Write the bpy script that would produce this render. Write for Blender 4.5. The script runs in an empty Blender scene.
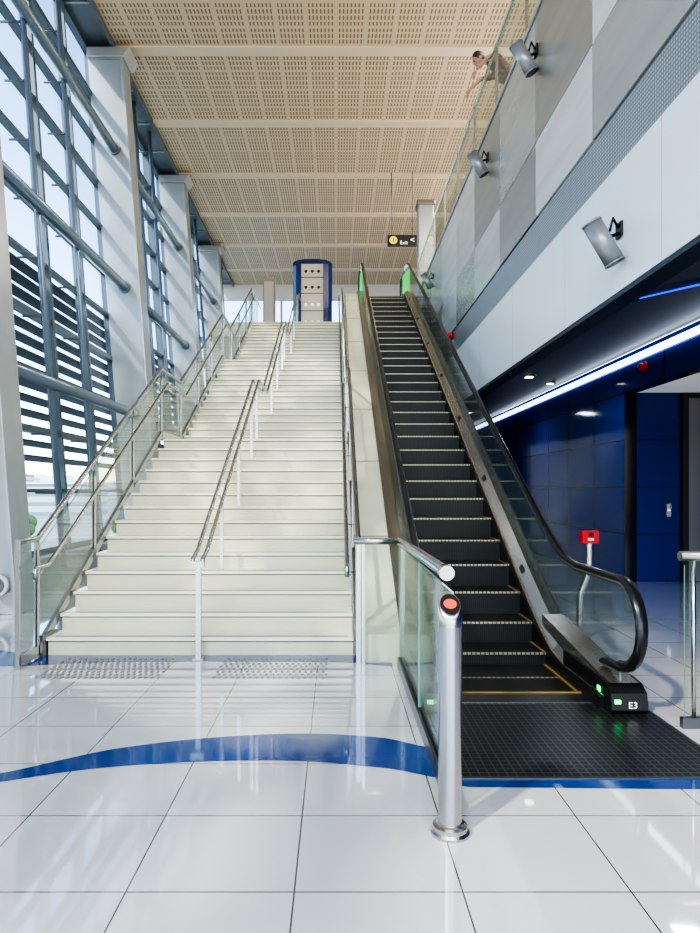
import bpy, bmesh, math, random
from mathutils import Vector, Matrix
random.seed(4)
S = bpy.context.scene

# ------------------------------------------------------------ materials
def new_mat(name):
    m = bpy.data.materials.new(name); m.use_nodes = True
    nt = m.node_tree
    return m, nt, nt.nodes['Principled BSDF']
def mat(name, col, rough=0.5, metal=0.0, emit=None, es=0.0, noise=0.0, nscale=(3,3,3), coat=0.0, bump=0.0):
    m, nt, b = new_mat(name)
    b.inputs['Base Color'].default_value = (*col, 1)
    b.inputs['Roughness'].default_value = rough
    b.inputs['Metallic'].default_value = metal
    b.inputs['Coat Weight'].default_value = coat
    b.inputs['Coat Roughness'].default_value = 0.05
    if emit:
        b.inputs['Emission Color'].default_value = (*emit, 1)
        b.inputs['Emission Strength'].default_value = es
    if noise > 0:
        tc = nt.nodes.new('ShaderNodeTexCoord'); mp = nt.nodes.new('ShaderNodeMapping')
        mp.inputs['Scale'].default_value = nscale
        n = nt.nodes.new('ShaderNodeTexNoise'); n.inputs['Scale'].default_value = 1; n.inputs['Detail'].default_value = 4
        nt.links.new(tc.outputs['Object'], mp.inputs[0]); nt.links.new(mp.outputs[0], n.inputs['Vector'])
        cr = nt.nodes.new('ShaderNodeValToRGB')
        cr.color_ramp.elements[0].position = 0.3; cr.color_ramp.elements[1].position = 0.7
        cr.color_ramp.elements[0].color = (*[c*(1-noise) for c in col], 1)
        cr.color_ramp.elements[1].color = (*[min(1, c*(1+noise)) for c in col], 1)
        nt.links.new(n.outputs['Fac'], cr.inputs[0]); nt.links.new(cr.outputs[0], b.inputs['Base Color'])
        if bump > 0:
            bp = nt.nodes.new('ShaderNodeBump'); bp.inputs['Strength'].default_value = bump
            nt.links.new(n.outputs['Fac'], bp.inputs['Height']); nt.links.new(bp.outputs[0], b.inputs['Normal'])
    return m
def M(nt, op, a, b=None):
    n = nt.nodes.new('ShaderNodeMath'); n.operation = op
    for i, v in enumerate((a, b)):
        if v is None: continue
        if isinstance(v, (int, float)): n.inputs[i].default_value = v
        else: nt.links.new(v, n.inputs[i])
    return n.outputs[0]
def xyz(nt):
    tc = nt.nodes.new('ShaderNodeTexCoord'); s = nt.nodes.new('ShaderNodeSeparateXYZ')
    nt.links.new(tc.outputs['Object'], s.inputs[0]); return s.outputs
def dist(nt, v, off, per):
    return M(nt, 'PINGPONG', M(nt, 'SUBTRACT', v, off), per/2)
def mixcol(nt, fac, c1, c2):
    n = nt.nodes.new('ShaderNodeMix'); n.data_type = 'RGBA'
    nt.links.new(fac, n.inputs[0])
    for i, c in ((6, c1), (7, c2)):
        if isinstance(c, tuple): n.inputs[i].default_value = (*c, 1)
        else: nt.links.new(c, n.inputs[i])
    return n.outputs[2]
def grid_mat(name, base, line, axes, rough=0.3, metal=0.0, coat=0.0, var=0.0, ior=1.5):
    """axes: list of (axis, offset, period, width)"""
    m, nt, b = new_mat(name)
    o = xyz(nt); fac = None
    for ax, off, per, w in axes:
        k = M(nt, 'LESS_THAN', dist(nt, o[ax], off, per), w/2)
        fac = k if fac is None else M(nt, 'MAXIMUM', fac, k)
    bc = base
    if var > 0:
        tc = nt.nodes.new('ShaderNodeTexCoord'); n = nt.nodes.new('ShaderNodeTexNoise'); n.inputs['Scale'].default_value = 0.9
        n.inputs['Detail'].default_value = 3
        nt.links.new(tc.outputs['Object'], n.inputs['Vector'])
        bc = mixcol(nt, n.outputs['Fac'], tuple(c*(1-var) for c in base), tuple(min(1, c*(1+var)) for c in base))
    nt.links.new(mixcol(nt, fac, bc, line), b.inputs['Base Color'])
    b.inputs['Roughness'].default_value = rough; b.inputs['Metallic'].default_value = metal
    b.inputs['Coat Weight'].default_value = coat; b.inputs['Coat Roughness'].default_value = 0.03
    b.inputs['IOR'].default_value = ior
    return m
def glass_mat(name, tint, refl=0.12, rough=0.02, body=0.0, bodycol=(0.5,0.8,0.7), k=0.8):
    m = bpy.data.materials.new(name); m.use_nodes = True; nt = m.node_tree; nt.nodes.clear()
    out = nt.nodes.new('ShaderNodeOutputMaterial'); t = nt.nodes.new('ShaderNodeBsdfTransparent')
    g = nt.nodes.new('ShaderNodeBsdfGlossy'); g.inputs['Roughness'].default_value = rough
    t.inputs['Color'].default_value = (*tint, 1)
    fr = nt.nodes.new('ShaderNodeLayerWeight'); fr.inputs['Blend'].default_value = refl
    mx = nt.nodes.new('ShaderNodeMixShader')
    nt.links.new(M(nt, 'MULTIPLY', fr.outputs['Fresnel'], k), mx.inputs[0]); nt.links.new(t.outputs[0], mx.inputs[1]); nt.links.new(g.outputs[0], mx.inputs[2])
    last = mx.outputs[0]
    if body > 0:
        d = nt.nodes.new('ShaderNodeBsdfDiffuse'); d.inputs['Color'].default_value = (*bodycol, 1)
        m2 = nt.nodes.new('ShaderNodeMixShader'); m2.inputs[0].default_value = body
        nt.links.new(last, m2.inputs[1]); nt.links.new(d.outputs[0], m2.inputs[2]); last = m2.outputs[0]
    nt.links.new(last, out.inputs[0])
    return m

STEEL = mat('brushed_steel', (0.50, 0.49, 0.47), 0.26, 1.0)
STEELD = mat('satin_steel_dark', (0.22, 0.22, 0.23), 0.35, 1.0)
ALU = mat('painted_aluminium', (0.42, 0.44, 0.46), 0.32, 0.5, noise=0.05)
SPK = mat('speaker_grey', (0.26, 0.27, 0.28), 0.35, 0.5)
FRAME = mat('window_frame_grey', (0.12, 0.145, 0.18), 0.4, 0.3)
LOUV = mat('louvre_grey', (0.07, 0.08, 0.10), 0.5, 0.3)
TUBE = mat('tube_grey', (0.19, 0.24, 0.30), 0.3, 0.5)
SOFG = mat('grey_soffit', (0.15, 0.17, 0.19), 0.35, 0.3)
FLOOR = grid_mat('porcelain_tiles', (0.57, 0.57, 0.575), (0.07, 0.07, 0.08),
                 [(0, -0.161, 0.65, 0.007), (1, 2.456, 0.575, 0.007)], rough=0.05, coat=1.0, var=0.03, ior=1.7)
BLUEF = mat('blue_floor_inlay', (0.008, 0.045, 0.20), 0.08, coat=0.5)
GROUT = mat('tactile_grey', (0.20, 0.20, 0.20), 0.4, 0.3)
STEP = mat('cream_stone', (0.66, 0.605, 0.435), 0.22, noise=0.04, nscale=(2,2,2))
NOSE = mat('nosing_stone', (0.84, 0.805, 0.655), 0.18)
NOSED = mat('nosing_shadow_and_strip', (0.13, 0.105, 0.075), 0.5)  # shared by the painted nosing shadow, anti-slip strips and deck joints
CREAM = mat('cream_cladding', (0.74, 0.70, 0.51), 0.2, noise=0.05, coat=0.4)
GLASS = glass_mat('balustrade_glass', (0.955, 0.982, 0.970), 0.08, body=0.01, k=0.5)
GEDGE = mat('glass_edge_green', (0.16, 0.36, 0.28), 0.15)
WGLASS = glass_mat('window_glass', (0.93, 0.97, 0.99), 0.05, k=0.3)
WHITE = grid_mat('white_wall_panels', (0.83, 0.84, 0.855), (0.42, 0.42, 0.43), [(1, 6.4, 1.9, 0.008)], 0.22)
MESHM = grid_mat('perforated_metal', (0.40, 0.40, 0.40), (0.18, 0.18, 0.19), [(1, 0, 0.032, 0.012), (2, 0, 0.032, 0.012)], 0.4, 0.3)
MET = [mat('metal_panel_%d' % i, c, r, m_, noise=0.10, nscale=(1, 0.4, 5)) for i, (c, r, m_) in enumerate(
      [((0.56, 0.56, 0.56), 0.24, 0.6), ((0.74, 0.75, 0.77), 0.15, 0.45), ((0.45, 0.43, 0.41), 0.28, 0.7), ((0.80, 0.82, 0.85), 0.13, 0.4)])]
BLACK = mat('black_rubber', (0.010, 0.010, 0.012), 0.25)
BLACKM = mat('black_metal', (0.015, 0.015, 0.017), 0.35, 0.3)
BRONZE = mat('bronze_deck', (0.34, 0.30, 0.25), 0.26, 0.8, noise=0.06, nscale=(1,0.4,1))
RISER = grid_mat('escalator_riser', (0.005, 0.005, 0.006), (0.016, 0.016, 0.016), [(0, 0, 0.02, 0.008)], 0.55, 0.1)
TREAD = grid_mat('escalator_tread', (0.03, 0.03, 0.03), (0.008, 0.008, 0.008), [(0, 0, 0.02, 0.008)], 0.4, 0.4)
ENOSE = grid_mat('escalator_nosing_highlight', (0.36, 0.32, 0.23), (0.04, 0.04, 0.035), [(0, 0, 0.04, 0.012)], 0.4, 0.5)  # beige colour paints the light caught along the step edges
YEL = mat('yellow_line', (0.24, 0.17, 0.035), 0.5)
PLATE = grid_mat('floor_plate_grid', (0.055, 0.056, 0.06), (0.17, 0.17, 0.175), [(0, 0.68, 0.05, 0.008), (1, 3.43, 0.05, 0.008)], 0.3, 0.8)
DARK = mat('dark_soffit', (0.008, 0.010, 0.018), 0.35, 0.0)
NAVY = grid_mat('navy_glass_panels', (0.006, 0.030, 0.25), (0.001, 0.003, 0.015), [(1, 10.8, 1.3, 0.03), (2, 0.0, 0.8, 0.025)], 0.10, 0.0, ior=1.28)
NAVY2 = grid_mat('navy_panels_facing', (0.005, 0.022, 0.17), (0.002, 0.004, 0.02), [(2, 0.0, 0.8, 0.015)], 0.10, 0.0, ior=1.35)
PALE = mat('pale_glow_ceiling', (0.75, 0.75, 0.74), 0.5, emit=(1, 1, 1), es=0.12)  # weak emission stands in for light falling on the alcove ceiling
RED = mat('red_plastic', (0.62, 0.012, 0.02), 0.3)
REDL = mat('red_lens', (0.75, 0.03, 0.015), 0.3, emit=(1, 0.04, 0.015), es=0.3)
GREENL = mat('green_led', (0.03, 0.8, 0.15), 0.3, emit=(0.05, 1, 0.2), es=1.6)
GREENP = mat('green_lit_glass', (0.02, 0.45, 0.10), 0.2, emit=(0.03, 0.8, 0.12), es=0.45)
WHT = mat('white_paint', (0.72, 0.72, 0.72), 0.4)
LIGHT = mat('light_strip', (1, 1, 1), 0.5, emit=(0.75, 0.87, 1), es=2.6)
BLUEL = mat('blue_led', (0.02, 0.05, 0.6), 0.5, emit=(0.03, 0.10, 1), es=0.9)
DOWN = mat('downlight_lens', (1, 1, 1), 0.5, emit=(1, 0.97, 0.9), es=5)
BOOTHB = mat('booth_navy', (0.006, 0.018, 0.10), 0.3)
BOOTHT = mat('booth_panel', (0.52, 0.48, 0.42), 0.35, 0.2)
BROWN = mat('brown_panel', (0.33, 0.24, 0.17), 0.5)
YSIGN = mat('sign_yellow', (0.9, 0.65, 0.03), 0.4, emit=(1, 0.7, 0.05), es=0.4)
WSIGN = mat('sign_white', (0.9, 0.9, 0.9), 0.4, emit=(1, 1, 1), es=0.3)

# ceiling wood
CEIL, nt, b = new_mat('slotted_timber_ceiling')
o = xyz(nt)
sl = M(nt, 'LESS_THAN', dist(nt, o[0], 0, 0.08), 0.018)
sy = M(nt, 'GREATER_THAN', dist(nt, o[1], 14.48, 0.18), 0.025)
gx = M(nt, 'GREATER_THAN', dist(nt, o[0], 0, 0.64), 0.03)
gy = M(nt, 'GREATER_THAN', dist(nt, o[1], 14.48, 2.88), 0.2)
gy2 = M(nt, 'GREATER_THAN', dist(nt, o[1], 14.48, 0.72), 0.045)
f = M(nt, 'MULTIPLY', M(nt, 'MULTIPLY', sl, sy), M(nt, 'MULTIPLY', M(nt, 'MULTIPLY', gx, gy), gy2))
nt.links.new(mixcol(nt, f, (0.68, 0.53, 0.36), (0.26, 0.17, 0.10)), b.inputs['Base Color'])
b.inputs['Roughness'].default_value = 0.45
WOOD = mat('pale_timber_trim', (0.76, 0.62, 0.45), 0.45)

# ------------------------------------------------------------ mesh builder
class B:
    def __init__(s): s.bm = bmesh.new(); s.mats = []
    def mi(s, m):
        if m not in s.mats: s.mats.append(m)
        return s.mats.index(m)
    def hexa(s, v, m):
        vs = [s.bm.verts.new(p) for p in v]; k = s.mi(m)
        for f in ((0,1,2,3),(4,7,6,5),(0,4,5,1),(1,5,6,2),(2,6,7,3),(3,7,4,0)):
            s.bm.faces.new([vs[i] for i in f]).material_index = k
    def box(s, x0, x1, y0, y1, z0, z1, m):
        s.hexa([(x0,y0,z0),(x1,y0,z0),(x1,y1,z0),(x0,y1,z0),(x0,y0,z1),(x1,y0,z1),(x1,y1,z1),(x0,y1,z1)], m)
    def prism(s, poly, a0, a1, m, axis='x', medge=None):
        def P(p, a):
            return (a, p[0], p[1]) if axis == 'x' else ((p[0], a, p[1]) if axis == 'y' else (p[0], p[1], a))
        k = s.mi(m); ke = s.mi(medge or m)
        A = [s.bm.verts.new(P(p, a0)) for p in poly]; C = [s.bm.verts.new(P(p, a1)) for p in poly]
        s.bm.faces.new(A).material_index = k; s.bm.faces.new(C[::-1]).material_index = k
        n = len(poly)
        for i in range(n):
            s.bm.faces.new([A[i], A[(i+1) % n], C[(i+1) % n], C[i]]).material_index = ke
    def tube(s, pts, r, m, seg=12, r2=None, caps=True):
        pts = [Vector(p) for p in pts]; r2 = r2 or r; k = s.mi(m); rings = []
        side = None
        for i, p in enumerate(pts):
            a = pts[max(i-1, 0)]; c = pts[min(i+1, len(pts)-1)]
            t = Vector()
            if i > 0: t += (p-pts[i-1]).normalized()
            if i < len(pts)-1: t += (pts[i+1]-p).normalized()
            if t.length < 1e-6: t = (c-a)
            t.normalize()
            if side is None:
                side = Vector((1,0,0)) if abs(t.x) < 0.8 else Vector((0,1,0))
            side = (side - t*side.dot(t)).normalized()
            n = t.cross(side)
            rings.append([s.bm.verts.new(p + side*math.cos(q)*r + n*math.sin(q)*r2) for q in [2*math.pi*j/seg for j in range(seg)]])
        for A, C in zip(rings, rings[1:]):
            for j in range(seg):
                f = s.bm.faces.new([A[j], A[(j+1) % seg], C[(j+1) % seg], C[j]]); f.material_index = k; f.smooth = True
        if caps:
            s.bm.faces.new(rings[0][::-1]).material_index = k; s.bm.faces.new(rings[-1]).material_index = k
    def lathe(s, c, prof, m, seg=32):
        k = s.mi(m); rings = []
        for r, z in prof:
            rings.append([s.bm.verts.new((c[0]+r*math.cos(2*math.pi*j/seg), c[1]+r*math.sin(2*math.pi*j/seg), c[2]+z)) for j in range(seg)])
        for A, C in zip(rings, rings[1:]):
            for j in range(seg):
                f = s.bm.faces.new([A[j], A[(j+1) % seg], C[(j+1) % seg], C[j]]); f.material_index = k
        s.bm.faces.new(rings[0][::-1]).material_index = k; s.bm.faces.new(rings[-1]).material_index = k
    def ball(s, c, r, m, sc=(1,1,1), rot=None, seg=16):
        k = s.mi(m); mt = Matrix.Translation(c) @ (rot or Matrix()) @ Matrix.Diagonal((*sc, 1))
        ret = bmesh.ops.create_uvsphere(s.bm, u_segments=seg, v_segments=seg//2+2, radius=r, matrix=mt)
        for v in ret['verts']:
            for f in v.link_faces: f.material_index = k; f.smooth = True
    def done(s, name, parent=None, bevel=0):
        bmesh.ops.recalc_face_normals(s.bm, faces=s.bm.faces)
        me = bpy.data.meshes.new(name); s.bm.to_mesh(me); s.bm.free()
        for m in s.mats: me.materials.append(m)
        ob = bpy.data.objects.new(name, me); S.collection.objects.link(ob)
        if parent: ob.parent = parent
        if bevel:
            md = ob.modifiers.new('bevel', 'BEVEL'); md.width = bevel; md.segments = 3; md.limit_method = 'ANGLE'; md.angle_limit = 0.7
        return ob

CEILH = 11.55; UP = 7.056
# ------------------------------------------------------------ floor
b = B(); b.box(-4.9, 8, -5, 31, -0.2, 0, FLOOR); b.done('floor')
def band(name, rows):
    b = B(); k = b.mi(BLUEF)
    out = []
    for i in range(len(rows)-1):
        for s_ in range(6):
            t = s_/6; p0 = rows[max(i-1,0)]; p1 = rows[i]; p2 = rows[i+1]; p3 = rows[min(i+2,len(rows)-1)]
            if s_ == 0: out.append(p1); continue
            x = p1[0]+(p2[0]-p1[0])*t
            q = [0.5*((2*p1[j])+(-p0[j]+p2[j])*t+(2*p0[j]-5*p1[j]+4*p2[j]-p3[j])*t*t+(-p0[j]+3*p1[j]-3*p2[j]+p3[j])*t**3) for j in (1,2)]
            out.append((x, q[0], q[1]))
    out.append(rows[-1])
    prev = None
    for x, y0, y1 in out:
        a = (b.bm.verts.new((x,y0,0.002)), b.bm.verts.new((x,y1,0.002)))
        if prev: b.bm.faces.new([prev[0], a[0], a[1], prev[1]]).material_index = k
        prev = a
    return b.done(name)
band('blue_floor_wave', [(-4.4,2.1,2.15),(-3.2,2.82,2.88),(-2.4,3.16,3.24),(-1.8,3.37,3.50),(-1.35,3.54,3.80),(-.8,3.63,3.98),(-.2,3.64,4.05),(.3,3.54,3.98),(.63,3.40,3.80)])
band('blue_floor_wave', [(.63,3.34,3.48),(.70,3.32,3.41),(1.6,3.30,3.41),(2.6,3.27,3.42),(4,3.05,3.35),(6,2.5,2.9)])
band('blue_floor_wave', [(-4.7,6.5,8.2),(-4.2,6.0,7.2),(-3.6,5.75,6.4),(-2.9,5.6,6.02),(-2.2,5.72,5.975),(-1,5.76,5.975),(.17,5.72,5.975),(0.5,5.6,5.78)])
def tactile(x0, x1, y0, y1):
    b = B()
    ny = 8
    for j in range(ny):
        y = y0+(y1-y0)*j/(ny-1); x = x0 + (0.025 if j % 2 else 0)
        while x < x1:
            b.box(x, x+0.022, y-0.022, y+0.022, 0.0, 0.005, GROUT); x += 0.05
    b.done('tactile_paving_strip')
tactile(-2.48, -1.48, 5.26, 5.84); tactile(-1.02, -0.08, 5.26, 5.84)

# ------------------------------------------------------------ ceiling
b = B(); b.box(-4.95, 8, -5, 31, CEILH, CEILH+0.2, CEIL)
for n in range(-6, 6):
    y = 14.48+2.88*n
    b.box(-4.95, 8, y-0.15, y+0.15, CEILH-0.04, CEILH-0.001, WOOD)
b.box(-5.75, -4.95, -5, 31, CEILH, CEILH+0.2, SOFG)
b.box(-5.02, -4.95, -5, 31, CEILH-0.12, CEILH, SOFG)
for n in range(-8, 12):
    y = 14.48+1.44*n
    b.box(-5.7, -5.02, y-0.02, y+0.02, CEILH-0.03, CEILH-0.001, ALU)
b.done('ceiling')

# ------------------------------------------------------------ facade
def xi(h): return -3.95-0.075*h
def xg(h): return -4.78-0.075*h
cols = [2.5, 8.1, 14.48, 20.24, 26.0]
for y in cols:
    b = B(); t = 0.19; hh = CEILH-0.13
    b.prism([(xi(0),0),(xi(hh),hh),(xi(hh)-0.78,hh),(xi(0)-0.72,0)], y-t, y+t, ALU, 'y')
    b.prism([(xi(0)+0.02,0),(xi(hh)+0.02,hh),(xi(hh)-0.04,hh),(xi(0)-0.04,0)], y-t-0.06, y+t+0.06, ALU, 'y')
    b.prism([(xi(hh)+0.22,hh),(xi(hh)-0.75,hh),(xi(hh)-0.75,hh-0.22),(xi(hh)+0.08,hh-0.22)], y-t-0.12, y+t+0.12, ALU, 'y')
    b.done('facade_column', bevel=0.012)
ys = [-2.82]+cols+[31.0]
for n in range(len(ys)-1):
    b = B(); y0 = ys[n]; y1 = ys[n+1]
    H = CEILH
    b.prism([(xg(0.5),0.5),(xg(H),H),(xg(H)-0.015,H),(xg(0.5)-0.015,0.5)], y0, y1, WGLASS, 'y')
    nm = 4
    for k in range(nm):
        y = y0+(y1-y0)*k/nm
        w = 0.06 if k % 2 else 0.09
        b.prism([(xg(0.5)+0.12,0.5),(xg(H)+0.12,H),(xg(H)-0.08,H),(xg(0.5)-0.08,0.5)], y-w/2, y+w/2, FRAME, 'y')
    h = 0.55; k = 0
    while h < 11.5:
        w = 0.05 if k % 2 == 0 else 0.03
        b.box(xg(h)-0.06, xg(h)+0.09, y0, y1, h-w, h+w, FRAME); h += 0.99; k += 1
    for fr_ in (0.34, 0.58):
        y = y0+(y1-y0)*fr_
        b.tube([(xg(0.3)+0.42,y,0.3),(xg(H)+0.42,y,H)], 0.05, TUBE, 8)
    for h in [1.5+0.95*i for i in range(11)]:
        b.tube([(xg(h)+0.05,y0+(y1-y0)*0.58,h),(xg(h)+0.42,y0+(y1-y0)*0.58,h)], 0.02, FRAME, 6)
        b.tube([(xg(h)+0.05,y0+(y1-y0)*0.34,h),(xg(h)+0.42,y0+(y1-y0)*0.34,h)], 0.02, FRAME, 6)
    h = 2.1
    while h < 5.5:
        b.hexa([(xg(h)-0.42,y0,h-0.05),(xg(h)-0.25,y0,h+0.02),(xg(h)-0.25,y1,h+0.02),(xg(h)-0.42,y1,h-0.05),
                (xg(h)-0.42,y0,h-0.02),(xg(h)-0.25,y0,h+0.05),(xg(h)-0.25,y1,h+0.05),(xg(h)-0.42,y1,h-0.02)], LOUV); h += 0.26
    b.box(xg(0)-0.1, xg(0)+0.25, y0, y1, 0, 0.5, ALU)
    b.done('window_%d' % (n+1))
for h in (3.25, 6.1, 9.2):
    b = B()
    for n in range(len(ys)-1):
        a = ys[n]+0.2 if n else ys[n]; c = ys[n+1]-0.2
        x = xi(h)-0.33
        b.tube([(x,a,h),(x,c,h)], 0.10, TUBE, 16)
        for e in (a, c-0.05): b.tube([(x,e,h),(x,e+0.05,h)], 0.14, TUBE, 16)
    b.done('facade_brace_tube')
b = B(); b.tube([(-4.15,7.85,0.38),(-4.15,7.78,0.38)], 0.13, WHT, 24); b.tube([(-4.15,7.78,0.38),(-4.15,7.765,0.38)], 0.10, STEELD, 24)
b.tube([(-4.15,7.765,0.38),(-4.15,7.755,0.38)], 0.06, WHT, 24); b.done('round_wall_disc')  # white round object of unknown use, shaped as a ringed disc

# ------------------------------------------------------------ outside
GR = mat('outside_ground', (0.34, 0.35, 0.29), 0.9, noise=0.25, nscale=(0.03,0.03,0.03))
BLD = grid_mat('building_facade', (0.52, 0.52, 0.50), (0.20, 0.25, 0.30), [(2, 0, 3.2, 1.3)], 0.7)
TREE = mat('tree_green', (0.07, 0.12, 0.04), 0.9, noise=0.4)
TRUNK = mat('trunk_brown', (0.12, 0.08, 0.05), 0.9)
b = B(); b.box(-900, -6.5, -300, 900, -7.2, -7, GR); b.done('ground')
for i in range(26):
    b = B(); x = -random.uniform(90, 420); y = random.uniform(60, 620); w = random.uniform(10, 26); d = random.uniform(10, 24); h = random.uniform(6, 17)
    b.box(x-w/2, x+w/2, y-d/2, y+d/2, -7, -7+h, BLD); b.box(x-w/2-.4, x+w/2+.4, y-d/2-.4, y+d/2+.4, -7+h, -6.2+h, WHT)
    b.box(x-w/5, x+w/8, y-d/5, y+d/5, -6.2+h, -4+h, WHT)
    b.done('distant_building')
for i in range(14):
    b = B(); x = -random.uniform(18, 70); y = random.uniform(20, 110); h = random.uniform(3.0, 4.6)
    b.tube([(x,y,-7),(x+0.1,y,-7+h*0.6)], 0.18, TRUNK, 8, r2=0.18)
    for j in range(7):
        b.ball((x+random.uniform(-1,1), y+random.uniform(-1,1), -7+h*0.75+random.uniform(-0.5,0.9)), random.uniform(0.8,1.3), TREE, seg=10)
    b.done('tree')

# ------------------------------------------------------------ staircase
SX0, SX1 = -2.70, 0.16
b = B(); flights = [(5.98, 0.0), (11.41, 2.352), (16.84, 4.704)]; R = 0.168; T = 0.31
for fi, (y0, h0) in enumerate(flights):
    for i in range(14):
        y = y0+T*i; top = h0+R*(i+1)
        ye = y+T
        if fi < 2 and i == 13: ye = flights[fi+1][0]
        b.box(SX0, SX1, y, ye, 0, top-0.03, STEP)
        b.box(SX0-0.01, SX1, y-0.022, ye, top-0.03, top, NOSE)
        b.box(SX0, SX1, y-0.008, y-0.0005, top-0.042, top-0.031, NOSED)  # dark strip painted in as the shadow below the nosing
        b.box(SX0+0.05, SX1-0.05, y+0.03, y+0.06, top, top+0.0015, NOSED)
b.box(SX0-0.06, SX0-0.011, 5.9, 6.2, 0, 0.2, STEELD)
b.done('staircase')

path = [(5.5,0.0),(5.86,0.0),(10.01,2.352),(11.25,2.352),(15.44,4.704),(16.68,4.704),(20.87,UP),(22.4,UP)]
def balustrade(name, X, path, hr=1.1, inner=None, h0=0.10, h1=1.0, posts=True):
    b = B()
    for (ya, za), (yb, zb) in zip(path, path[1:]):
        L = yb-ya; n = max(1, round(L/1.35)); g = 0.012
        for k in range(n):
            a = ya+L*k/n+g; c = ya+L*(k+1)/n-g
            fa = za+(zb-za)*(a-ya)/L; fc = za+(zb-za)*(c-ya)/L
            b.prism([(a,fa+h0),(c,fc+h0),(c,fc+h1),(a,fa+h1)], X-0.006, X+0.006, GLASS, 'x', GEDGE)
            if posts:
                b.box(X-0.02, X+0.02, a-g-0.012, a-g+0.012, fa+0.0, fa+hr-0.02, STEEL)
        b.prism([(ya,za+0.02),(yb,zb+0.02),(yb,zb+h0+0.02),(ya,za+h0+0.02)], X-0.02, X+0.02, STEEL, 'x')
    b.tube([(X,y,z+hr) for y, z in path], 0.028, STEEL, 12)
    if inner is not None:
        ip = [(y,z+0.86) for y, z in path]; ip[0] = (path[0][0]+0.12, 0.86)
        pts = [(inner, ip[0][0], ip[0][1]-0.10)] + [(inner, y, z) for y, z in ip]
        b.tube(pts, 0.022, STEEL, 12)
        for (ya, za), (yb, zb) in zip(ip, ip[1:]):
            n = max(1, round((yb-ya)/1.35))
            for k in range(n):
                t = (k+0.5)/n; y = ya+(yb-ya)*t; z = za+(zb-za)*t
                b.tube([(inner,y,z-0.01),(inner,y,z-0.06),(X,y,z-0.06)], 0.008, STEEL, 6)
    return b.done(name)
balustrade('glass_balustrade', SX0-0.05, path, 1.1, SX0+0.05)
balustrade('glass_balustrade', SX1+0.04, [(5.66,0.0)]+path[1:], 1.1, SX1-0.06)
b = B(); X = -1.26
for dx in (-0.045, 0.045):
    pp = [(5.80,0.0),(6.0,0.06)]+[(10.01,2.352),(11.25,2.352),(15.44,4.704),(16.68,4.704),(20.87,UP),(21.6,UP)]
    b.tube([(X+dx,5.80,0.86)]+[(X+dx,y,z+0.92) for y, z in pp], 0.021, STEEL, 12)
b.box(X-0.06, X+0.06, 5.78, 5.84, 0.845, 0.90, STEEL)
b.box(X-0.022, X+0.022, 5.82, 5.87, 0, 0.88, STEEL); b.box(X-0.05, X+0.05, 5.79, 5.90, 0, 0.012, STEEL)
for y0, h0 in flights:
    for i in (3, 7, 11, 13):
        y = y0+T*i+0.12; z = h0+R*(i+1)
        nz = z+0.90
        b.box(X-0.018, X+0.018, y-0.018, y+0.018, z-0.01, nz-0.0, STEEL)
        b.box(X-0.06, X+0.06, y-0.015, y+0.015, nz-0.03, nz, STEEL)
b.done('centre_handrail')

# ------------------------------------------------------------ escalator
line = [(4.5,0),(5.3,0),(5.6,0.045),(5.9,0.165),(6.2,0.32),(6.5,0.4877),(17.2,6.66),(17.5,6.82),(17.8,6.94),(18.2,7.03),(18.6,UP),(19.6,UP)]
EX0, EX1 = 0.86, 1.86
def lh(y):
    if y <= line[0][0]: return 0
    for (a, za), (c, zc) in zip(line, line[1:]):
        if y <= c: return za+(zc-za)*(y-a)/(c-a)
    return UP
b = B()
y = 4.85; ystep = []
while y < 18.6: ystep.append(y); y += 0.4
prev = 0
for k, y in enumerate(ystep):
    h = lh(y+0.1)-0.0 if k > 1 else 0.0
    h = max(h, 0)
    b.box(EX0, EX1, y, y+0.4, h-0.35, h+0.004, TREAD)
    if h-prev > 0.02:
        b.box(EX0, EX1, y-0.006, y-0.0005, prev+0.004, h-0.016, RISER)
    b.box(EX0, EX1, y-0.012, y+0.014, h-0.012, h+0.006, ENOSE)
    b.box(EX0, EX0+0.022, y+0.01, y+0.4, h+0.004, h+0.008, YEL); b.box(EX1-0.022, EX1, y+0.01, y+0.4, h+0.004, h+0.008, YEL)
    prev = h
b.box(EX0, EX1, 4.62, 4.85, 0.0, 0.012, STEELD); b.box(EX0, EX1, 4.82, 4.85, 0.012, 0.018, YEL)
up = [(y, z-0.36) for y, z in line]; lo = [(y, max(z-1.05, -0.15)) for y, z in line]
segs = [p for p in zip(up, lo) if p[0][1] > p[1][1]+0.02]
b.prism([p[0] for p in segs]+[p[1] for p in segs][::-1], EX0-0.2, EX1+0.22, STEELD)
def deck(xa, xb, m, off1):
    top = [(y, z+off1) for y, z in line]; bot = [(y, max(z-0.5, 0.0)) for y, z in line]
    b.prism(top+bot[::-1], xa, xb, m)
deck(EX0-0.03, EX0-0.002, BLACKM, 0.09); deck(EX1+0.002, EX1+0.03, BLACKM, 0.09)
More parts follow.
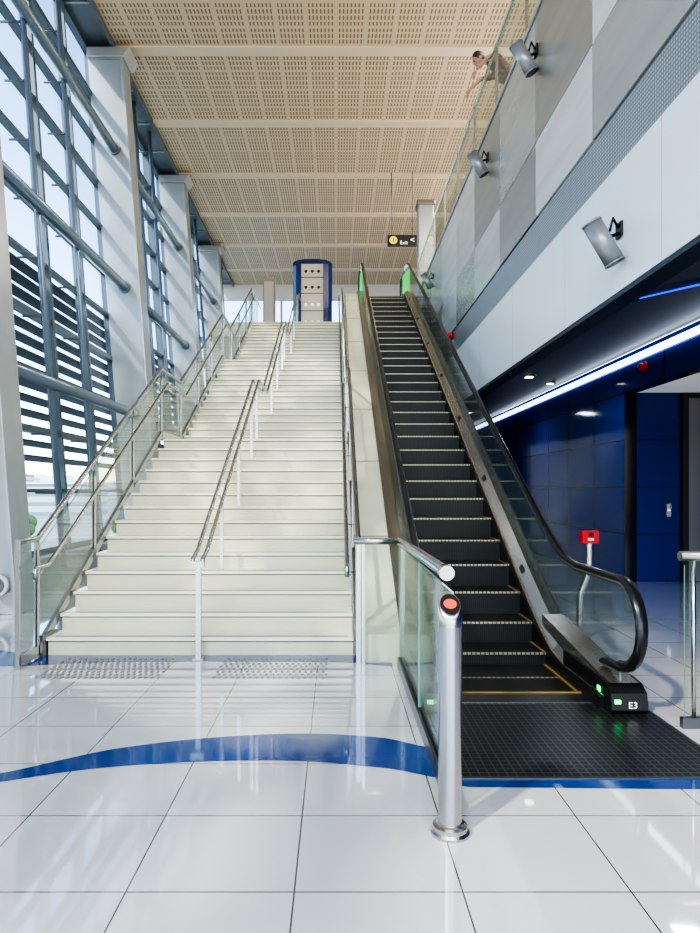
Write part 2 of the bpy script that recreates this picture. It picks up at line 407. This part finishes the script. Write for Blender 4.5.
for sx, xe in ((-1, EX0-0.03), (1, EX1+0.03)):
    for (ya, za), (yb, zb) in zip(line, line[1:]):
        xo = xe+sx*0.105
        b.hexa([(xe,ya,za+0.04),(xo,ya,za+0.04),(xo,yb,zb+0.04),(xe,yb,zb+0.04),
                (xe,ya,za+0.085),(xo,ya,za+0.20),(xo,yb,zb+0.20),(xe,yb,zb+0.085)], BRONZE)
        b.hexa([(xe,ya,za+0.083),(xe+sx*0.012,ya,za+0.083),(xe+sx*0.012,yb,zb+0.083),(xe,yb,zb+0.083),
                (xe-sx*0.004,ya,za+0.10),(xe+sx*0.012,ya,za+0.108),(xe+sx*0.012,yb,zb+0.108),(xe-sx*0.004,yb,zb+0.10)], STEEL)
    xa, xb = sorted((xe+sx*0.106, xe+sx*0.23))
    b.prism([(y, z+0.18) for y, z in line]+[(y, max(z-0.5, 0.0)) for y, z in line][::-1], xa, xb, BRONZE)
for i in range(7):
    y = 6.6+i*1.7
    b.hexa([(EX1+0.065,y,lh(y)+0.127),(EX1+0.100,y,lh(y)+0.166),(EX1+0.100,y+0.10,lh(y+0.10)+0.166),(EX1+0.065,y+0.10,lh(y+0.10)+0.127),
            (EX1+0.063,y,lh(y)+0.132),(EX1+0.098,y,lh(y)+0.172),(EX1+0.098,y+0.10,lh(y+0.10)+0.172),(EX1+0.063,y+0.10,lh(y+0.10)+0.132)], BLACKM)
for xa, xb in ((EX0-0.255, EX0-0.03), (EX1+0.03, EX1+0.28)):
    b.prism([(4.40,0.0),(4.36,0.04),(4.38,0.15),(4.46,0.20),(4.60,0.212),(5.3,0.212),(5.3,0.0)], xa, xb, BLACKM)
    b.prism([(4.44,0.205),(4.60,0.225),(5.9,0.40),(5.9,0.30),(5.3,0.20)], xa+0.02, xb-0.03, BRONZE)
    b.box(xa+0.02, xa+0.06, 4.355, 4.375, 0.085, 0.11, GREENL)
b.box(EX1+0.024, EX1+0.03, 4.55, 4.60, 0.11, 0.145, GREENL)
HR = 0.93
for side, X in ((0, EX0-0.14), (1, EX1+0.14)):
    hp = [(y, z+HR) for y, z in line[1:-1]]
    lowc = (4.48, 0.615); r = HR-0.615
    arc = [(lowc[0]-r*math.sin(a)*1.0, lowc[1]+r*math.cos(a)) for a in [math.pi*j/14 for j in range(15)]]
    topc = (19.3, UP+0.615)
    arc2 = [(topc[0]+r*math.sin(a), topc[1]+r*math.cos(a)) for a in [math.pi*j/14 for j in range(15)]]
    full = [(4.75, 0.28), (4.6, 0.295)] + arc[::-1] + hp + arc2 + [(19.1, UP+0.29)]
    full[2] = (lowc[0], 0.30)
    b.tube([(X, y, z) for y, z in full], 0.042, BLACK, 14, r2=0.024)
    b.tube([(X, y, z) for y, z in [(lowc[0]-(r-.035)*math.sin(math.pi*j/14), lowc[1]+(r-.035)*math.cos(math.pi*j/14)) for j in range(14, -1, -1)]+[(y, z-0.035) for y, z in hp]], 0.022, STEEL, 8)
    inner = [(lowc[0]-(r-.04)*math.sin(a), lowc[1]+(r-.04)*math.cos(a)) for a in [math.pi*j/14 for j in range(15)]][::-1]
    inner2 = [(topc[0]+(r-.04)*math.sin(a), topc[1]+(r-.04)*math.cos(a)) for a in [math.pi*j/14 for j in range(15)]]
    gp = [(4.48,0.2)] + inner + [(y, z+HR-0.04) for y, z in line[1:-1]] + inner2 + [(19.3, UP+0.17)] + [(y, z+0.17) for y, z in line[1:-1]][::-1]
    b.prism(gp, X-0.006, X+0.006, GLASS, 'x', GEDGE)
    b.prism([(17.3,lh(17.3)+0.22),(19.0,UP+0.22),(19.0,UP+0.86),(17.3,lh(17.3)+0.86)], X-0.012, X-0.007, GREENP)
b.done('escalator')
def text(body, loc, rot, size, m, name, parent=None):
    cu = bpy.data.curves.new(name, 'FONT'); cu.body = body; cu.size = size; cu.extrude = 0.001; cu.align_x = 'CENTER'; cu.align_y = 'CENTER'
    cu.materials.append(m); o = bpy.data.objects.new(name, cu); S.collection.objects.link(o); o.location = loc; o.rotation_euler = rot
    if parent: o.parent = parent
    return o
esc = bpy.data.objects['escalator']
text('E3', (EX1+0.17, 4.352, 0.075), (math.radians(90), 0, 0), 0.065, WSIGN, 'escalator_number', esc)

b = B(); b.box(0.66, 2.18, 3.43, 4.84, 0, 0.006, PLATE); b.box(0.64, 2.20, 3.41, 3.43, 0, 0.008, STEELD); b.box(0.64,0.66,3.43,4.5,0,0.008,STEELD); b.box(2.18,2.20,3.43,4.5,0,0.008,STEELD)
b.done('escalator_floor_plate')

b = B()
cl = [(5.72,0.0)] + [(5.72,0.25)] + [(y,z+0.13) for y, z in line[3:-1]]
b.prism(cl+[(19.5,UP+0.13),(19.5,UP-0.6),(7.0,0.0)], 0.235, 0.595, CREAM)
for i in range(7):
    y = 7.2+1.6*i
    b.prism([(y,lh(y)+0.1305),(y+0.012,lh(y+0.012)+0.1305),(y+0.012,lh(y+0.012)+0.133),(y,lh(y)+0.133)], 0.235, 0.595, NOSED)
b.prism([(y,z+0.12) for y, z in line[3:-1]]+[(y,z+0.17) for y, z in line[3:-1]][::-1], 0.235, 0.255, STEEL)
b.prism([(y,z+0.12) for y, z in line[3:-1]]+[(y,z+0.16) for y, z in line[3:-1]][::-1], 0.585, 0.598, STEEL)
b.done('divider_cladding')

b = B()
b.prism([(0.25,0.03),(0.55,0.03),(0.55,1.06),(0.25,1.06)], 5.594, 5.606, GLASS, 'y', GEDGE)
b.box(0.225, 0.255, 5.59, 5.62, 0, 1.08, STEEL); b.box(0.56, 0.60, 5.57, 5.61, 0, 1.08, STEEL)
for a, c in ((3.05, 4.28), (4.30, 5.55)):
    b.prism([(a,0.09),(c,0.09),(c,1.06),(a,1.06)], 0.553, 0.565, GLASS, 'x', GEDGE)
b.box(0.535, 0.583, 3.02, 5.57, 0.0, 0.09, STEELD)
b.tube([(0.16,5.6,1.1),(0.56,5.6,1.1)], 0.03, STEEL, 14)
b.tube([(0.56,5.6,1.1),(0.575,5.2,1.1),(0.60,3.50,1.1)], 0.036, STEEL, 16)
b.tube([(0.60,3.52,1.1),(0.60,3.44,1.1)], 0.041, STEEL, 20)
b.done('glass_guard_rail')
b = B()
b.prism([(2.27,0.06),(3.6,0.06),(3.6,1.06),(2.27,1.06)], 4.144, 4.156, GLASS, 'y', GEDGE)
b.box(2.25, 3.62, 4.13, 4.17, 0, 0.07, STEELD); b.tube([(2.24,4.15,1.12),(3.7,4.15,1.12)], 0.034, STEEL, 14)
b.tube([(2.33,4.15,0),(2.33,4.15,1.1)], 0.014, STEEL, 10); b.tube([(3.5,4.15,0),(3.5,4.15,1.1)], 0.02, STEEL, 10)
b.done('glass_guard_rail')

# bollard
b = B(); c = (0.515, 2.88, 0)
b.lathe(c, [(0.088,0),(0.088,0.012),(0.078,0.022),(0.078,0.04),(0.062,0.045),(0.053,0.05)], STEEL, 40)
k = b.mi(STEEL); seg = 40; rings = []
for r, z0, sl_ in ((0.053,0.045,0),(0.053,0.93,0),(0.0535,0.935,0),(0.0535,0.94,0),(0.053,0.945,0),(0.054,1.02,1.0),(0.046,1.032,1.0)):
    rings.append([b.bm.verts.new((c[0]+r*math.cos(2*math.pi*j/seg), c[1]+r*math.sin(2*math.pi*j/seg), z0+sl_*r*math.sin(2*math.pi*j/seg))) for j in range(seg)])
for A, C in zip(rings, rings[1:]):
    for j in range(seg):
        f = b.bm.faces.new([A[j], A[(j+1)%seg], C[(j+1)%seg], C[j]]); f.material_index = k; f.smooth = True
b.bm.faces.new(rings[-1]).material_index = k
nrm = Vector((0,-0.7071,0.7071)); cc = Vector((c[0], c[1], 1.031))
b.tube([cc, cc+nrm*0.006], 0.044, BLACK, 28, r2=0.056); 
b.tube([cc+nrm*0.005, cc+nrm*0.009], 0.030, REDL, 24, r2=0.026)
b.done('sensor_bollard')

# ------------------------------------------------------------ right wall
WX = 2.3
b = B()
b.box(WX, WX+0.2, -4, 20.9, 3.17, 4.2, WHITE)
b.box(WX+0.01, WX+0.2, -4, 20.9, 3.13, 3.17, DARK)
b.box(WX+0.02, WX+0.2, -4, 20.9, 4.2, 4.68, MESHM)
y = -4.0; i = 0
while y < 20.85:
    w = min(1.62, 20.9-y)
    b.box(WX, WX+0.2, y+0.006, y+w-0.006, 4.69, 5.54, MET[(i*3+1) % 4]); b.box(WX, WX+0.2, y+0.006, y+w-0.006, 5.55, 6.99, MET[(i*2+i//3) % 4])
    y += w; i += 1
b.box(WX+0.03, WX+0.2, -4, 20.9, 4.68, 7.0, BLACKM)
b.box(WX-0.02, WX+0.2, -4, 20.9, 7.0, UP-0.005, ALU)
b.done('wall_right')
b = B()
b.box(2.5, 8, -4, 31, 6.8, UP, WHT); b.box(-4.2, 2.5, 20.9, 31, 6.6, UP, WHT)
b.box(EX0-0.24, 2.3, 18.95, 20.9, 6.7, UP-0.01, WHT)
b.done('floor_upper')
b = B(); y = -4.0
while y < 18.3:
    w = 1.5; b.prism([(y+0.01,UP),(y+w-0.01,UP),(y+w-0.01,UP+1.08),(y+0.01,UP+1.08)], WX+0.09, WX+0.102, GLASS, 'x', GEDGE)
    b.box(WX+0.075, WX+0.115, y-0.012, y+0.012, UP, UP+1.1, STEEL); y += w
b.tube([(WX+0.096,-4,UP+1.12),(WX+0.096,18.5,UP+1.12)], 0.027, STEEL, 12)
b.done('balcony_balustrade')
b = B(); b.box(7.8, 8, -4, 31, UP, CEILH, BROWN); b.done('wall_mezzanine')

def sh(x): return 3.14+0.275*(x-2.3)
b = B(); b.prism([(2.5,sh(2.5)-0.02),(4.92,sh(4.92)),(4.92,sh(4.92)+0.2),(2.5,sh(2.5)+0.3)], -4, 24, DARK, 'y'); b.done('trim_soffit')
b = B()
b.box(4.9, 5.1, 10.8, 24, 0, 3.84, NAVY); b.box(4.9, 5.1, -4, 10.8, 3.2, 3.84, NAVY)
b.box(4.9, 5.1, -4, 4.5, 0, 3.2, NAVY)
b.done('wall_recess')
b = B(); b.box(5.1, 8, 10.82, 11.0, 0, 3.84, NAVY2); b.done('wall_alcove')
b = B(); b.box(7.8, 8, 4.5, 10.8, 0, 3.84, NAVY); b.done('wall_lobby')
b = B(); b.box(5.1, 7.8, 4.5, 10.8, 3.2, 3.3, PALE); b.done('ceiling_alcove')
b = B(); b.box(2.5, 4.9, 24, 24.2, 0, 3.84, NAVY2); b.done('wall_recess_end')
b = B()
b.box(5.84, 5.94, 10.72, 10.8, 0, 3.1, BLACKM); b.box(7.3, 7.4, 10.72, 10.8, 0, 3.1, BLACKM); b.box(5.84, 7.4, 10.72, 10.8, 3.1, 3.19, BLACKM)
b.box(5.94, 6.62, 10.74, 10.79, 0.01, 3.1, STEELD); b.box(6.64, 7.3, 10.74, 10.79, 0.01, 3.1, STEELD)
b.done('door_1')
b = B(); b.box(5.6, 5.68, 10.79, 10.82, 1.1, 1.32, STEEL); b.tube([(5.64,10.79,1.21),(5.64,10.78,1.21)],0.02,WSIGN,12); b.done('lift_call_panel')
b = B(); b.box(4.84, 4.899, 5, 24, 3.66, 3.745, LIGHT); b.done('linear_light')
b = B(); b.hexa([(2.62,5.49,sh(2.62)-0.03),(2.62,5.505,sh(2.62)-0.03),(4.6,6.015,sh(4.6)-0.03),(4.6,6.0,sh(4.6)-0.03),
                 (2.62,5.49,sh(2.62)+0.01),(2.62,5.505,sh(2.62)+0.01),(4.6,6.015,sh(4.6)+0.01),(4.6,6.0,sh(4.6)+0.01)], BLUEL); b.done('blue_led_strip')
for x, y in ((3.0,9.9),(3.0,14.5),(4.2,12.5)):
    b = B(); z = sh(x); b.lathe((x,y,z-0.03), [(0.11,0),(0.11,0.05)], BLACKM, 24); b.lathe((x,y,z-0.034), [(0.07,0),(0.07,0.004)], DOWN, 24); b.done('downlight')
b = B(); b.tube([(4.895,10.07,3.5),(4.86,10.07,3.5)], 0.08, RED, 20); b.ball((4.83,10.07,3.5), 0.06, RED); b.done('fire_alarm_sounder')
b = B(); b.tube([(2.298,12.6,4.60),(2.25,12.6,4.60)], 0.07, RED, 20); b.ball((2.23,12.6,4.60), 0.055, RED); b.box(2.25,2.298,12.55,12.65,4.30,4.40,RED); b.done('fire_alarm_sounder')
b = B(); bx, by = 2.62, 6.6
b.lathe((bx-0.1,by,0), [(0.09,0),(0.09,0.015),(0.03,0.02)], STEEL, 24)
b.tube([(bx-0.1,by,0),(bx-0.1,by,0.35),(bx-0.09,by,0.48),(bx-0.02,by,0.66),(bx,by,0.76),(bx,by,1.0)], 0.03, STEEL, 14)
b.box(bx-0.085, bx+0.085, by-0.05, by+0.05, 1.0, 1.13, RED); b.box(bx-0.03, bx+0.03, by-0.058, by-0.05, 1.03, 1.055, WHT); b.tube([(bx,by-0.05,1.09),(bx,by-0.075,1.09)], 0.022, BLACK, 16)
b.done('emergency_stop_post', bevel=0.006)

def flood(y, z, s=1.0):
    b = B(); w = WX
    b.box(w-0.02, w, y-0.05, y+0.05, z-0.06, z+0.06, BLACKM)
    b.tube([(w-0.02,y,z+0.02),(w-0.07,y-0.02,z+0.09),(w-0.10,y-0.03,z-0.02)], 0.012, BLACKM, 8)
    b.tube([(w-0.02,y,z-0.03),(w-0.15,y-0.03,z-0.08)], 0.016, BLACKM, 8)
    a = Vector((w-0.25, y-0.05, z+0.03)); d = Vector((0.17*s, -0.02, -0.31*s))
    for k0, k1, r, m in ((0,1,0.080,SPK),(-0.04,0.0,0.085,SPK),(1.0,1.04,0.085,SPK)):
        b.tube([a+d*k0, a+d*k1], r*s, m, 28, r2=r*s*0.85)
    b.tube([a+d*1.04, a+d*1.05], 0.072*s, BLACKM, 24, r2=0.06*s)
    b.done('wall_speaker')
flood(5.15, 3.65); flood(7.3, 6.58); flood(9.64, 6.58); flood(15, 6.58)

# ------------------------------------------------------------ upper level things
b = B(); x0, x1, yf = -1.5, -0.14, 22.0
b.box(x0+0.28, x1-0.28, yf, yf+1.2, UP, 9.36, BOOTHT)
for xx, s_ in ((x0, 1), (x1, -1)):
    poly = [(xx+s_*0.30, yf-0.03), (xx+s_*0.12, yf+0.02), (xx, yf+0.25), (xx, yf+1.2), (xx+s_*0.30, yf+1.2)]
    b.prism(poly, UP, 9.36, BOOTHB, 'z')
b.prism([(x0,9.36),(x1,9.36),(x1-0.06,9.44),(x1-0.22,9.50),(x1-0.45,9.53),(x0+0.45,9.53),(x0+0.22,9.50),(x0+0.06,9.44)], yf+0.0, yf+1.2, BOOTHB, 'y')
for z in (7.35, 7.95, 8.55, 9.1):
    for i in range(3):
        xx = x0+0.46+i*0.22
        b.tube([(xx,yf-0.02,z),(xx,yf,z)], 0.05, BLACKM if (z > 8) else WSIGN, 14)
    b.box(x0+0.30, x1-0.30, yf-0.01, yf, z-0.22, z-0.20, BLACKM)
b.done('ticket_machine_kiosk')
b = B(); b.box(-2.75, -2.3, 24, 24.3, UP, 9.55, BROWN); b.box(-2.70,-2.35,23.97,24.0,UP+0.3,9.4,BOOTHT); b.done('information_board')
b = B(); b.box(2.62, 3.1, 20.2, 20.7, UP, 10.7, ALU); b.box(2.58,3.14,20.16,20.74,10.6,10.75,STEELD); b.done('service_pillar', bevel=0.02)
sg = bpy.data.objects.new('hanging_sign', None); S.collection.objects.link(sg)
b = B(); b.box(1.62, 2.54, 20, 20.1, 9.22, 9.56, BLACKM); b.box(1.66,1.96,19.985,20,9.26,9.52,BLACKM)
b.tube([(1.80,19.985,9.39),(1.80,19.98,9.39)], 0.12, YSIGN, 24); b.box(1.785,1.815,19.97,19.98,9.33,9.46,BLACKM)
for x in (1.75, 2.4): b.tube([(x,20.05,9.56),(x,20.05,CEILH)], 0.012, STEELD, 8)
b.done('sign_panel', sg)
text('Exit', (2.13,19.99,9.31), (math.radians(90),0,0), 0.16, WSIGN, 'sign_text', sg); text('<', (2.40,19.99,9.39), (math.radians(90),0,0), 0.25, WSIGN, 'sign_arrow', sg)
b = B()
b.box(-5.7, 8, 31, 31.2, 0, 8.0, WHT); b.box(-5.7,8,31,31.2,10.8,CEILH,WHT)
for i in range(10):
    x = -5.7+i*1.52; b.box(x-0.05,x+0.05,31,31.15,8.0,10.8,ALU)
b.box(-5.7,8,31.0,31.15,9.4,9.48,ALU)
b.done('wall_back')
b = B(); b.box(-5.7,8,31.05,31.07,8.0,10.8,WGLASS); b.done('window_7')

# ------------------------------------------------------------ person leaning on the balcony
SKIN = mat('skin', (0.34, 0.18, 0.115), 0.5); SHIRT = mat('shirt', (0.10, 0.07, 0.07), 0.8); TROU = mat('trousers', (0.03, 0.035, 0.06), 0.8); HAIR = mat('hair', (0.012, 0.01, 0.009), 0.5); SHOE = mat('shoe', (0.05, 0.05, 0.05), 0.5); EYE = mat('eye', (0.02, 0.015, 0.01), 0.2); LIP = mat('lips', (0.30, 0.09, 0.07), 0.5)
person = bpy.data.objects.new('person', None); S.collection.objects.link(person)
PY = 10.1
def skinmesh(name, verts, edges, root, sub=2, parent=person):
    me = bpy.data.meshes.new(name); me.from_pydata([v[0] for v in verts], edges, [])
    o = bpy.data.objects.new(name, me); S.collection.objects.link(o)
    md = o.modifiers.new('skin', 'SKIN'); md.use_smooth_shade = True
    sd = o.modifiers.new('sub', 'SUBSURF'); sd.levels = sub; sd.render_levels = sub
    for i, v in enumerate(verts):
        sv = me.skin_vertices[0].data[i]; r = v[1]; sv.radius = r if isinstance(r, tuple) else (r, r); sv.use_root = (i == root)
    bpy.context.view_layer.update()
    dg = bpy.context.evaluated_depsgraph_get(); m2 = bpy.data.meshes.new_from_object(o.evaluated_get(dg))
    o.modifiers.clear(); o.data = m2; o.parent = parent
    return o
V = []; E = []
def av(x, y, z, r): V.append(((x, PY+y, z), r)); return len(V)-1
pel = av(2.93,0,7.96,(0.13,0.15)); wa = av(2.80,0,8.07,(0.115,0.13)); ch = av(2.62,0,8.20,(0.125,0.16)); nk = av(2.48,0,8.30,0.06); nk2 = av(2.38,0,8.33,0.052)
E += [(pel,wa),(wa,ch),(ch,nk),(nk,nk2)]
hands = []
for s_ in (-1, 1):
    hp_ = av(2.95,0.10*s_,7.88,0.10); kn = av(2.90,0.12*s_,7.50,0.062); an = av(2.99,0.12*s_,7.14,0.042); ft = av(2.85,0.13*s_,7.10,0.036)
    E += [(pel,hp_),(hp_,kn),(kn,an),(an,ft)]
    sh_ = av(2.56,0.19*s_,8.25,0.062); el = av(2.48,0.27*s_,8.250,0.045) ; el2 = av(2.36,0.27*s_,8.245,0.038); wr = av(2.17,0.24*s_,8.05,0.026)
    E += [(ch,sh_),(sh_,el),(el,el2),(el2,wr)]; hands.append((2.17,0.24*s_,8.05,s_))
body = skinmesh('body', V, E, 0)
for m in (SHIRT, SKIN, TROU, SHOE): body.data.materials.append(m)
for p in body.data.polygons:
    c = p.center; 
    if c.z < 7.14+0.02: k = 3
    elif c.z < 7.98 and c.x > 2.7: k = 2
    elif c.x < 2.38: k = 1
    else: k = 0
    p.material_index = k; p.use_smooth = True
for hx, hy, hz, s_ in hands:
    V = [((hx,PY+hy,hz),0.024)]; E = []
    V.append(((hx-0.03,PY+hy-0.01*s_,hz-0.055),(0.034,0.016))); E.append((0,1))
    for j in range(4):
        o_ = (j-1.5)*0.02; L = (0.030,0.035,0.033,0.025)[j]
        a = len(V); V.append(((hx-0.04,PY+hy+o_,hz-0.085),0.009)); V.append(((hx-0.045,PY+hy+o_,hz-0.085-L),0.008)); V.append(((hx-0.035,PY+hy+o_,hz-0.085-2*L),0.007))
        E += [(1,a),(a,a+1),(a+1,a+2)]
    a = len(V); V.append(((hx-0.01,PY+hy-0.035*s_,hz-0.045),0.010)); V.append(((hx-0.02,PY+hy-0.045*s_,hz-0.085),0.008)); E += [(0,a),(a,a+1)]
    h = skinmesh('hand', V, E, 0, 1); h.data.materials.append(SKIN)
    for p in h.data.polygons: p.use_smooth = True
b = B(); hc = Vector((2.26,PY,8.37)); rot = Matrix.Rotation(math.radians(-35), 4, 'Y')
def hp3(x, y, z): return hc + (rot @ Vector((x, y, z)))
b.ball(hc, 0.1, SKIN, (0.92,0.76,1.15), rot, 24)
b.ball(hp3(-0.03,0,-0.06), 0.06, SKIN, (0.95,0.85,0.9), rot)
b.ball(hp3(0.018,0,0.022), 0.104, HAIR, (0.92,0.82,1.10), rot, 24)
b.ball(hp3(-0.095,0,-0.015), 0.016, SKIN, (1.1,0.7,1.5), rot)
for s_ in (-1, 1):
    b.ball(hp3(-0.084,0.03*s_,0.008), 0.011, EYE, (0.7,1.2,0.8), rot); b.ball(hp3(0,0.078*s_,-0.01), 0.022, SKIN, (0.8,0.4,1.3), rot)
    b.ball(hp3(-0.086,0.03*s_,0.028), 0.012, HAIR, (0.5,1.5,0.3), rot)
b.ball(hp3(-0.085,0,-0.055), 0.016, LIP, (0.5,1.4,0.4), rot)
b.done('head', person)

# ------------------------------------------------------------ lights
w = bpy.data.worlds.new('World'); S.world = w; w.use_nodes = True; nt = w.node_tree
bg = nt.nodes['Background']; sk = nt.nodes.new('ShaderNodeTexSky'); sk.sky_type = 'NISHITA'; sk.sun_disc = False
sk.sun_elevation = math.radians(48); sk.sun_rotation = math.radians(140); sk.air_density = 1.2; sk.dust_density = 0.7; sk.ozone_density = 2.0
nt.links.new(sk.outputs[0], bg.inputs[0]); bg.inputs[1].default_value = 0.50
sd = bpy.data.lights.new('sun', 'SUN'); sd.energy = 2.8; sd.angle = math.radians(2.5); sd.color = (1, 0.92, 0.76)
so = bpy.data.objects.new('sun', sd); S.collection.objects.link(so)
so.rotation_euler = Vector((0.58, 0.60, -0.74)).to_track_quat('-Z', 'Y').to_euler()
def area(name, loc, dirv, sx, sy, e, col=(1,1,1)):
    l = bpy.data.lights.new(name, 'AREA'); l.shape = 'RECTANGLE'; l.size = sx; l.size_y = sy; l.energy = e; l.color = col
    o = bpy.data.objects.new(name, l); S.collection.objects.link(o); o.location = loc; o.rotation_euler = Vector(dirv).to_track_quat('-Z', 'Y').to_euler()
area('hall_fill', (-0.5, -3.5, 8.5), (0.05, 0.85, -0.45), 6, 3, 380, (1, 0.96, 0.88))  # added fill from behind the camera, no fixture there
for y in (9, 15, 21):
    area('ceiling_fill', (4.8, y, 11.3), (-0.3, 0, -1), 1.2, 1.2, 220, (1, 0.94, 0.84))  # added interior fill below the ceiling, not actual fixtures
for y in (7, 11, 15):
    area('recess_light', (3.9, y, 3.35), (0.1, 0, -1), 0.3, 0.3, 9, (0.8, 0.9, 1))

# ------------------------------------------------------------ camera
cd = bpy.data.cameras.new('camera'); cam = bpy.data.objects.new('camera', cd); S.collection.objects.link(cam)
cam.location = (0, 0, 1.55); cam.rotation_euler = (math.radians(90), 0, 0)
cd.sensor_width = 36; cd.lens = 637/933*36; cd.shift_x = 14/933; cd.shift_y = 23.5/933; cd.clip_end = 3000
S.camera = cam
S.view_settings.view_transform = 'AgX'; S.view_settings.look = 'AgX - High Contrast'; S.view_settings.exposure = 0.62
